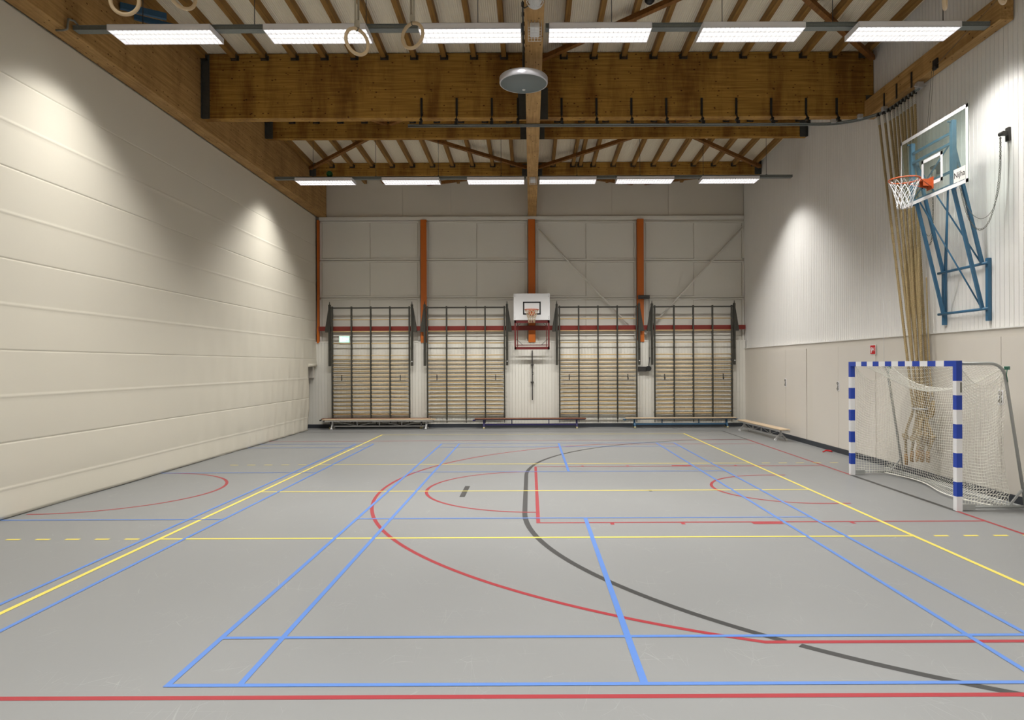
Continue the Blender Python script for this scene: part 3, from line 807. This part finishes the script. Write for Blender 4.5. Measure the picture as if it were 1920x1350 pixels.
pc = MB(); pc.tube([(-6.72, 9.9, 7.12), (-6.74, 9.9, 6.97), (-6.80, 9.9, 6.955), (-6.9, 9.9, 6.955)], .016, 8); pc.tube([(-6.72, 9.9, 7.12), (-6.70, 10.0, 7.14), (-6.66, 10.1, 7.07)], .016, 8)
tag(obj('conduit_bend', pc, M['cable']), 'small bent pipe at the left beam beside the front light row', 'pipe')

# rings -----------------------------------------------------------------
def ring(x, y, z, rot, lab):
    t = thing('gymnastic_ring', lab, 'gymnastics ring', (x, y, z-.118), rotz=rot, group='hanging gymnastic rings')
    m = MB().tube([(.104*math.cos(a), 0, .118+.104*math.sin(a)) for a in [2*PI*i/40 for i in range(40)]], .0145, 12, closed=True)
    obj('hoop', m, M['ringwood'], t, world=False)
    s = MB(); s.box((-.015, -.018, .232), (.015, .018, .29)); top = zc(y)-(z-.118)
    for dx in (-.014, .014): s.box((dx-.002, -.014, .28), (dx+.002, .014, min(top, 1.6)))
    s.tube([(0, 0, 1.6), (0, 0, top-.002)], .008, 6)
    obj('strap', s, M['strap'], t, world=False)
    l = MB().tube([(0, .018*math.cos(a), .222+.018*math.sin(a)) for a in [2*PI*i/14 for i in range(14)]], .004, 6, closed=True)
    obj('buckle', l, M['chain'], t, world=False)
for (px, py, d, rot, lab) in ((669.5, 78, 5.65, .78, 'wooden ring with strap, left one of the two in front of the light row'), (773.5, 67, 5.75, -.45, 'wooden ring with strap, right one of the two in front of the light row'),
                         (234, 2, 5.3, .15, 'wooden ring at the top left, in front of the timber beam'), (342, -9, 5.5, .9, 'wooden ring cut by the top edge, beside the top left ring'),
                         (1771, -10, 5.4, .95, 'wooden ring cut by the top edge, upper right'), (1878, -20, 5.4, .7, 'wooden ring at the top right corner')):
    p = P(px, py, d); ring(p.x, p.y, p.z, rot, lab)
hs = MB(); q = P(238, 8, 11.6)
hs.bar((-6.75, 11.2, 8.0), (-6.2, 11.6, 8.02), .07, .10); hs.bar((-6.75, 11.6, 8.02), (-6.15, 11.9, 7.98), .06, .08); hs.bar((-6.74, 11.75, 7.9), (-6.1, 11.75, 7.9), .05, .05)
tag(obj('hoist_beam', hs, M['bluesteel']), 'blue steel hoist bars at the left beam, seen through the top left ring', 'hoist')

# rope rail -------------------------------------------------------------
ZT = 6.964
rail = [(P(765, 231, 13.9).x, 13.9, ZT)]
rail += [(x, 13.9, ZT) for x in (-1, 1, 3, 5, 5.9)]
for k in range(1, 13):
    a = PI/2*k/12; rail.append((5.95+1.0*math.sin(a), 12.95+.95*math.cos(a), ZT))
rail += [(6.95, 12.5, ZT), (6.95, 12.1, ZT)]
t = thing('rope_rail', 'curved grey ceiling rail from which the climbing ropes hang', 'rail', (2, 13.9, ZT))
rr2 = MB()
rr2.tube(rail, .022, 8); rr2.tube([(x, y, z-.035) for x, y, z in rail], .012, 8)
obj('track', rr2, M['galv'], t)
for px in (790, 856, 922, 971, 1053, 1118.5, 1184, 1249.5, 1316, 1381, 1446.5, 1512, 1569.5):
    a = P(px, 183, 14.0); x = a.x
    br = MB().box((x-.022, 14.012, 7.20), (x+.022, 14.028, a.z)); br.bar((x, 14.02, 7.22), (x, 13.90, 7.03), .044, .014, up=(1, 0, 0))
    br.box((x-.03, 13.87, 6.97), (x+.03, 13.93, 7.035)); br.tube([(x, 13.92, 7.09), (x, 14.03, 7.09)], .03, 8)
    obj('bracket', br, M['black'], t)
for y in (13.2, 12.75, 12.25):
    br = MB().box((6.885, y-.02, 7.02), (6.898, y+.02, 7.30)); obj('bracket', br, M['black'], t)
es = MB().box((6.9, 12.05, 6.95), (7.0, 12.16, 7.05)).box((6.86, 12.08, 6.98), (7.06, 12.12, 7.0)); obj('end_stop', es, M['alu'], t)
for x, y in ((6.2, 13.87), (6.62, 13.6), (6.9, 13.2)):
    obj('joint_clamp', MB().box((x-.05, y-.04, 6.955), (x+.05, y+.04, 7.04)), M['alu'], t, bevel=.01)

# climbing ropes --------------------------------------------------------
def bez(p, n):
    out = []
    for i in range(n+1):
        t = i/n; q = [Vector(a) for a in p]
        while len(q) > 1: q = [q[j].lerp(q[j+1], t) for j in range(len(q)-1)]
        out.append(q[0])
    return out
def resample(pts, step):
    out = [pts[0]]; acc = 0
    for a, b in zip(pts, pts[1:]):
        L = (b-a).length
        while acc+L >= step:
            t = (step-acc)/L; a = a.lerp(b, t); out.append(a); L = (b-a).length; acc = 0
        acc += L
    return out
def strands(mb, pts, r=.024, pitch=.11):
    ps = resample(pts, pitch/7)
    for s in range(3):
        path = []
        for i, p in enumerate(ps):
            tg = (ps[min(i+1, len(ps)-1)]-ps[max(i-1, 0)]).normalized()
            u = tg.cross(Vector((0, 1, 0)));
            if u.length < .1: u = tg.cross(Vector((1, 0, 0)))
            u.normalize(); w = tg.cross(u); a = 2*PI*(i/7+s/3)
            path.append(p+(u*math.cos(a)+w*math.sin(a))*r*.52)
        mb.tube(path, r*.58, 5)
NR = 10
tie = Vector((6.86, 11.95, 1.25))
random.seed(5)
for k in range(NR):
    f = k/(NR-1)
    ty = 13.35-1.1*f
    tx = 6.95 if ty < 12.95 else 5.95+math.sqrt(max(0, 1-((ty-12.95)/.95)**2))
    top = Vector((tx, ty, 6.93))
    tp = tie+Vector((-.05+.13*(k % 3)/2, .14-.28*f, 0)); tp.x = min(tp.x, 6.96)
    lab = 'thick hemp climbing rope, %s from the %s along the curved rail' % (ORD[k] if k < 5 else ORD[NR-1-k], 'far end of the bundle' if k < 5 else 'near end of the bundle')
    t = thing('climbing_rope', lab, 'climbing rope', (tx, ty, 6.93), group='bundled climbing ropes')
    a = .26*(f-.5)+random.uniform(-.05, .05)
    kn = tie+Vector((-.20+.29*((k*3) % 10)/9, .10-.40*f+random.uniform(-.05, .05), -.40-.13*random.random()))
    end = kn+Vector((random.uniform(-.05, .03), random.uniform(-.06, .06), -.42-.1*random.random()))
    kn.x = min(kn.x, 6.96); end.x = min(end.x, 6.97)
    pts = [top+(tp-top)*(i/8) for i in range(9)]+bez([tp, tp+Vector((0, 0, -.12)), kn+Vector((0, 0, .15)), kn], 6)[1:]+bez([kn, kn+Vector((0, 0, -.1)), end+Vector((0, 0, .2))], 5)[1:]
    rm = MB(); strands(rm, [Vector(p) for p in pts]); obj('rope', rm, M['rope'], t)
    d = (tp-top).normalized()
    obj('sleeve', MB().tube([top, top+d*.22], .024, 10), M['sleeve'], t)
    obj('trolley', MB().box((tx-.025, ty-.03, 6.90), (tx+.025, ty+.03, 6.965)), M['black'], t)
    km = MB()
    km.tube([kn+Vector((.034*math.cos(q), .044*math.sin(q), .035*math.sin(q*1.0+k))) for q in [2*PI*i/12 for i in range(12)]], .023, 7, closed=True)
    km.tube([kn+Vector((.026*math.cos(q), .03*math.sin(q+1), -.035+.02*math.cos(q))) for q in [2*PI*i/12 for i in range(12)]], .022, 7, closed=True)
    obj('knot', km, M['rope'], t)
    ev = end+Vector((0, 0, .2)); obj('leather_end', MB().tube([ev, end+Vector((0, 0, .10)), end], [.026, .031, .027], 10), M['leather'], t)
tb3 = MB().tube([tie+Vector((.0+.115*math.cos(q)*.9-.01, .15*math.sin(q)-.02, .0)) for q in [2*PI*i/24 for i in range(24)]], .018, 8, closed=True)
tag(obj('rope_tie', tb3, M['alu']), 'grey strap tied around the bundle of climbing ropes behind the goal', 'strap')
cl = MB(); x0 = 6.93
path = [Vector(PX(1737, 520, x0)), Vector(PX(1740, 620, x0)), Vector(PX(1744, 700, x0)), Vector(PX(1749, 745, x0))]
strands(cl, path, .012, .08)
cl2 = MB(); c = PX(1751, 765, 6.92)
for j in range(3): cl2.tube([c+Vector((-.01-.02*j, (.035+.01*j)*math.cos(q), .13*math.sin(q)-.02*j)) for q in [2*PI*i/16 for i in range(16)]], .011, 6, closed=True)
t = thing('hemp_cord', 'thin hemp cord with a coiled end beside the climbing ropes', 'cord', c)
obj('cord', cl, M['rope'], t); obj('coil', cl2, M['rope'], t)

# large glass backboard on the right wall ----------------------------------------
XBD = 6.45; y0, y1 = 9.985, 11.80; zb, zt = 4.715, 5.875
t = thing('basketball_hoop', 'glass backboard with orange hoop on a blue folding frame fixed to the right wall', 'basketball hoop', (7.05, 11.0, 2.7))
gb = obj('glass_board', MB().box((XBD, y0, zb), (XBD+.012, y1, zt)), M['glass'], t)
bd = MB(); w = .055
for (a0, a1, b0, b1) in ((y0, y1, zt-w, zt), (y0, y1, zb, zb+w), (y0, y0+w, zb, zt), (y1-w*.6, y1, zb, zt)): bd.box((XBD-.003, a0, b0), (XBD-.0005, a1, b1))
obj('border_line', bd, M['goalwhite'], gb)
s0 = PX(1728, 300, XBD).y; s1 = PX(1767.6, 300, XBD).y; sz1 = 5.37; sz0 = 4.91
yl, yh = min(s0, s1), max(s0, s1)
sq = MB()
for (a0, a1, b0, b1) in ((yl, yh, sz1-w, sz1), (yl, yh, sz0, sz0+w), (yl, yl+w, sz0, sz1), (yh-w, yh, sz0, sz1)): sq.box((XBD-.003, a0, b0), (XBD-.0005, a1, b1))
obj('target_square', sq, M['goalwhite'], gb)
lg = MB().box((XBD-.003, 10.05, 4.78), (XBD-.001, 10.33, 4.98)); lp = obj('logo_plate', lg, M['wall_white'], gb)
fc = bpy.data.curves.new('logo_text', 'FONT'); fc.body = 'Nijha'; fc.size = .125; fc.extrude = .001; fc.align_x = 'CENTER'; fc.align_y = 'CENTER'
fo = bpy.data.objects.new('tmp_text', fc); C.objects.link(fo)
dg = bpy.context.evaluated_depsgraph_get(); me = bpy.data.meshes.new_from_object(fo.evaluated_get(dg)); bpy.data.objects.remove(fo)
me.transform(Matrix.Translation(Vector((XBD-.005, 10.19, 4.88))-world_loc(lp)) @ Matrix.Rotation(-PI/2, 4, 'Z') @ Matrix.Rotation(PI/2, 4, 'X'))
me.materials.clear(); me.materials.append(M['black']); lt = bpy.data.objects.new('logo_text', me); C.objects.link(lt); lt.parent = lp
# frame behind the glass
YA, YBf = 10.5, 11.62; XF = 6.54
for y in (YA, YBf): obj('board_post', MB().box((XF-.03, y-.035, 4.74), (XF+.04, y+.035, 5.80)), M['frameblue'], t, bevel=.004)
fb = MB()
for z in (5.62, 5.46, 5.02): fb.bar((XF, YA, z), (XF, YBf, z), .035, .035)
fb.bar((XF, YA, 4.80), (XF, YBf, 4.80), .04, .05)
for z in (4.76, 5.78):
    for y in (YA, YBf): fb.tube([(XBD+.013, y, z), (XF-.03, y, z)], .014, 8)
obj('board_frame', fb, M['frameblue'], t)
for y in (YA, YBf):
    obj('wall_post', MB().box((7.055, y-.03, 2.70), (7.115, y+.03, 3.67)), M['frameblue'], t, bevel=.004)
for z in (3.59, 2.885): obj('pivot_tube', MB().tube([(7.03, YA-.08, z), (7.03, YBf+.08, z)], .022, 12), M['frameblue'], t)
for y in (YA+.06, YBf-.06):
    obj('arm', MB().bar((7.03, y, 3.59), (XF+.04, y, 5.47), .045, .045, up=(0, 1, 0)), M['frameblue'], t)
    obj('arm', MB().bar((7.03, y, 2.885), (XF+.04, y, 4.79), .045, .045, up=(0, 1, 0)), M['frameblue'], t)
dgm = MB()
dgm.tube([(7.03, YA+.10, 3.62), (XF+.05, YBf-.08, 5.40)], .013, 8); dgm.tube([(7.03, YA+.10, 2.93), (XF+.05, YBf-.08, 4.85)], .013, 8)
dgm.tube([(7.03, YBf-.10, 3.62), (XF+.05, YA+.2, 4.85)], .013, 8); dgm.tube([(7.03, YBf-.12, 2.93), (XF+.05, YA+.2, 4.80)], .013, 8)
dgm.tube([(XF+.03, YA, 5.55), (XF+.03, YBf, 4.85)], .012, 8)
obj('diagonal_struts', dgm, M['frameblue'], t)
rc = Vector((6.03, 10.93, 5.0))
rg = MB().tube(ring_pts(rc, .228), .011, 10, closed=True)
for k in range(12):
    a = 2*PI*k/12; rg.tube([rc+Vector((.222*math.cos(a), .222*math.sin(a), -.008)), rc+Vector((.215*math.cos(a), .215*math.sin(a), -.03))], .004, 5)
rg.box((XBD-.16, rc.y-.05, rc.z-.02), (XBD-.004, rc.y+.05, rc.z+.004)); rg.box((XBD-.012, rc.y-.09, rc.z-.16), (XBD-.004, rc.y+.09, rc.z+.03))
for s in (-1, 1): rg.tube([(rc.x+.13, rc.y+s*.18, rc.z-.005), (XBD-.012, rc.y+s*.05, rc.z-.13)], .008, 6); rg.box((XBD-.15, rc.y+s*.05-.003, rc.z-.11), (XBD-.004, rc.y+s*.05+.003, rc.z))
rr_ = obj('rim', rg, M['hoop'], t)
nn = MB(); hoop_net(nn, rc+Vector((0, 0, -.02)), .218, .11, .43, w=.0048); obj('net', nn, M['goalwhite'], rr_)

def chain(mb, pts, L=.045):
    ps = resample(pts, L*.72)
    for i, (a, b) in enumerate(zip(ps, ps[1:])):
        d = (b-a).normalized(); u = d.cross(Vector((1, 0, 0)) if i % 2 else Vector((0, 1, 0)));
        if u.length < .1: u = d.orthogonal()
        u.normalize(); c = (a+b)/2; h = L/2; w = .011
        mb.tube([c+d*h*.75*math.cos(q)+u*w*math.sin(q) for q in [2*PI*j/8 for j in range(8)]], .0042, 4, closed=True)
def cat(a, b, sag, n=24):
    return [Vector(a).lerp(Vector(b), i/n)+Vector((0, 0, -sag*4*(i/n)*(1-i/n))) for i in range(n+1)]
for wy, by, sgn, lab in ((10.08, 10.50, -1, 'wall hoist with a looping chain to the right of the glass backboard'), (11.80, 11.62, 1, 'wall hoist with a chain seen through the glass backboard')):
    t = thing('chain_hoist', lab, 'chain hoist', (7.09, wy, 5.3), group='chain hoists of the backboard')
    obj('hoist_body', MB().box((7.085, wy-.04, 5.34), (7.12, wy+.04, 5.54)).box((7.02, wy-.02, 5.42), (7.09, wy+.02, 5.48)).tube([(7.01, wy-.05, 5.45), (7.01, wy+.05, 5.45)], .03, 12), M['steel_dark'], t, bevel=.003)
    ch = MB(); a = Vector((7.0, wy+.02, 5.40)); b = Vector((6.62, by, 5.1))
    low = Vector((6.88, (wy+by)/2+.02, 3.98))
    q = bez([a, Vector((7.0, wy, 4.6)), Vector((6.98, wy+.15*(-sgn), 3.75)), Vector((6.8, by-.05*(-sgn), 3.70)), Vector((6.66, by, 4.5)), b], 40)
    chain(ch, q); chain(ch, [a+Vector((-.01, -.02, 0)), a+Vector((-.01, -.02, -.35))]); obj('chain', ch, M['chain'], t)
    cm = MB().tube(bez([a, Vector((7.03, wy-.02, 4.5)), Vector((6.98, wy+.1*(-sgn), 3.95)), Vector((6.7, by, 4.0)), b], 30), .004, 5); obj('safety_cord', cm, M['cable'], t)
pw = MB()
pa = Vector((6.86, 11.52, 7.03))
for dx in (0, .03): pw.tube([pa+Vector((0, dx*2, 0)), (XF, 11.15+dx*2, 5.64)], .0035, 5)
pw.tube([(6.885, 9.94, 7.40), (6.885, 11.5, 7.09)], .0035, 5)
t = thing('pulley_cable', 'thin steel cables and pulley from the short wall beam down to the glass backboard', 'cable', (6.89, 11.5, 7.0))
obj('cable', pw, M['cable'], t); obj('pulley', MB().box((6.872, 11.45, 7.03), (6.9, 11.58, 7.20)).tube([(6.85, 11.52, 7.06), (6.9, 11.52, 7.06)], .035, 12), M['black'], t)

# fire hose sign
a = PX(1632.5, 647, 7.07); b = PX(1642.5, 664.5, 7.07)
sg = thing('fire_hose_sign', 'small red fire hose sign above the door left of the goal', 'sign', (7.07, (a.y+b.y)/2, b.z))
yy0, yy1 = min(a.y, b.y), max(a.y, b.y)
obj('sign_plate', MB().box((7.060, yy0, b.z), (7.066, yy1, a.z)), M['signwhite'], sg)
obj('sign_face', MB().box((7.057, yy0+.008, b.z+.008), (7.060, yy1-.008, a.z-.008)), M['signred'], sg)
pic = MB(); zc_ = (a.z+b.z)/2; yc_ = (yy0+yy1)/2
pic.tube([(7.056, yc_+.03+.035*math.cos(q), zc_+.01+.035*math.sin(q)) for q in [2*PI*i/16 for i in range(16)]], .007, 5, closed=True)
pic.box((7.054, yc_-.06, zc_+.0), (7.057, yc_+.03, zc_+.02)); pic.box((7.054, yc_-.065, zc_-.03), (7.057, yc_-.045, zc_+.05)); pic.box((7.054, yc_+.045, zc_-.07), (7.057, yc_+.065, zc_+.05))
obj('pictogram', pic, M['signwhite'], sg)

# handball goal ----------------------------------------------------------------
GX, GY0, GY1, GT = 5.92, 9.42, 12.52, 2.08; pw_ = .08
t = thing('handball_goal', 'blue and white striped goal with white net standing at the right wall', 'goal', (GX, (GY0+GY1)/2, 0))
for yc, nm in ((GY0, 0), (GY1, 0)):
    m = MB(); z = 0; i = 0
    cuts = [0, .2, .4, .6, .8, 1.0, 1.2, 1.4, 1.6, 1.8, GT]
    for k in range(len(cuts)-1):
        m.cur = 0 if k % 2 == 0 else 1
        m.box((GX-pw_/2, yc-pw_/2, cuts[k]+.0001), (GX+pw_/2, yc+pw_/2, cuts[k+1]))
    # topmost piece must be blue
    obj('post', m, [M['goalwhite'], M['goalblue']], t)
m = MB(); y = GY0+pw_/2; end = GY1-pw_/2
m.cur = 1; m.box((GX-pw_/2, y, GT-pw_), (GX+pw_/2, y+.2, GT)); y += .2
n = 13; st_ = (end-.2-y)/n
for k in range(n):
    m.cur = 0 if k % 2 == 0 else 1; m.box((GX-pw_/2, y, GT-pw_), (GX+pw_/2, y+st_, GT)); y += st_
m.cur = 1; m.box((GX-pw_/2, y, GT-pw_), (GX+pw_/2, end, GT))
obj('crossbar', m, [M['goalwhite'], M['goalblue']], t)
for yc in (GY0, GY1):
    m = MB(); zt_ = GT-.04
    pts = [(GX+.04, yc, zt_), (GX+.45, yc, zt_)]+[(GX+.45+.22*math.sin(a), yc, zt_-.22+.22*math.cos(a)) for a in [PI/2*.92*i/8 for i in range(1, 9)]]+[(6.86, yc, .05)]
    m.tube(pts, .021, 12); obj('stanchion', m, M['goaltube'], t)
    m = MB().tube([(GX+.04, yc, .05), (6.86, yc, .05)], .022, 12); m.box((GX+.04, yc-.035, .02), (GX+.22, yc+.035, .09)); m.bar((6.62, yc, .05), (6.84, yc, .32), .025, .025, up=(0, 1, 0))
    obj('base_tube', m, M['goaltube'], t)
obj('back_tube', MB().tube([(6.80, GY0, .05), (6.80, GY1, .05)], .022, 12), M['goaltube'], t)
obj('back_tube', MB().tube([(6.66, GY0+.0, .06), (6.66, GY1, .06)], .018, 12), M['goaltube'], t)
# net: roof sagging to a line between the two back corners, back panel hanging, two side panels
XBk = 6.62; cell = .05
def backtop(y):       # sagging head line at the rear
    s = (y-GY0)/(GY1-GY0); return GT-.08-.36*4*s*(1-s)
def npt_roof(s, y):   # s 0 at crossbar, 1 at rear line
    x = GX+.05+(XBk-GX-.05)*s; z = (GT-.06)*(1-s)+backtop(y)*s - .20*math.sin(PI*s)*1.0*math.sin(PI*min(1, max(0, (y-GY0)/(GY1-GY0)))) ; return Vector((x, y, z))
def npt_back(s, y):   # s 0 top .. 1 bottom
    z = backtop(y)*(1-s)+.03*s; x = XBk+.05*s-.12*math.sin(PI*s)+.03*math.sin(y*3.1+s*4)+(.0 if s < .9 else -(s-.9)*(1.6+1.2*math.sin(y*1.9+1)))
    return Vector((x, y+.02*math.sin(s*9+y*2), max(.012, z)))
def npt_side(s, u, yc, sg):   # s along X, u down
    x = GX+.05+(XBk-GX-.05)*s; zt2 = (GT-.08)-.34*math.sin(PI*s)*.8; z = zt2*(1-u)+.04*u
    return Vector((x+.02*math.sin(u*8), yc+sg*(.03*math.sin(PI*u)+.015*math.sin(s*6+u*5)), z))
nm = MB(); r = .0030
def lines(fn, nu, nv):
    for i in range(nu+1): nm.tube([fn(i/nu, j/nv) for j in range(nv+1)], r, 3, cap=False)
    for j in range(nv+1): nm.tube([fn(i/nu, j/nv) for i in range(nu+1)], r, 3, cap=False)
LY = GY1-GY0
lines(lambda a, b: npt_roof(b, GY0+LY*a), int(LY/cell), 14)
lines(lambda a, b: npt_back(b, GY0+LY*a), int(LY/cell), 40)
for yc, sg in ((GY0+.03, 1), (GY1-.03, -1)): lines(lambda a, b: npt_side(a, b, yc, sg), 14, 40)
obj('net', nm, M['net'], t)
ed = MB(); ed.tube([npt_back(0, GY0+LY*i/30) for i in range(31)], .006, 6)
ed.tube([npt_side(i/12, 0, GY0+.03, 1) for i in range(13)], .005, 6); ed.tube([npt_side(i/12, 0, GY1-.03, -1) for i in range(13)], .005, 6)
obj('bottom_cord', MB().tube([npt_back(1, GY0+LY*i/40)+Vector((-.02, 0, .012)) for i in range(41)], .008, 6), M['net'], t)
obj('edge_cord', ed, M['net'], t)
for yc in (GY0, GY1):
    kd = MB()
    for j in range(3): kd.tube([Vector((XBk-.01+.03*math.cos(q), yc+.03*math.sin(q), GT-.09-.015*j)) for q in [2*PI*i/10 for i in range(10)]], .007, 5, closed=True)
    kd.tube([(XBk-.02, yc-.02, GT-.10), (XBk-.04, yc-.03, GT-.2), (XBk-.02, yc-.03, GT-.30)], .005, 5)
    obj('green_tie', kd, M['netgreen'], t)

obj('post_sticker', MB().box((GX+.012, GY0-pw_/2-.002, 1.64), (GX+.036, GY0-pw_/2-.0005, 1.78)), M['cable'], t)
wc = MB().tube([(7.12, 13.45, 3.3), (7.0, 13.45, 3.3), (7.0, 13.45, 1.86)], .0035, 5); wc.lathe((7.0, 13.45, 1.80), [(0, 0), (.02, .012), (.014, .05), (0, .062)], 10)
tag(obj('pull_string', wc, M['white']), 'thin white pull string with a small knob hanging at the wall above the goal', 'string')
gbm = MB(); gbm.lathe((-5.32, 18.03, 7.055), [(.085*math.sin(PI*i/14), .085-.085*math.cos(PI*i/14)) for i in range(15)], 24)
tag(obj('green_ball', gbm, mat('ball_green', srgb(30, 96, 52), .5)), 'green ball stuck on top of the rear light channel', 'ball')
dm = MB(); zc0 = zc(12.0); dm.lathe((2.13, 12.0, zc0-.17), [(0, 0), (.05, .012), (.085, .05), (.09, .09), (.09, .165)], 24)
tag(obj('ceiling_sensor', dm, M['black']), 'round black device on the ceiling near the top edge, right of the centre beam', 'sensor')
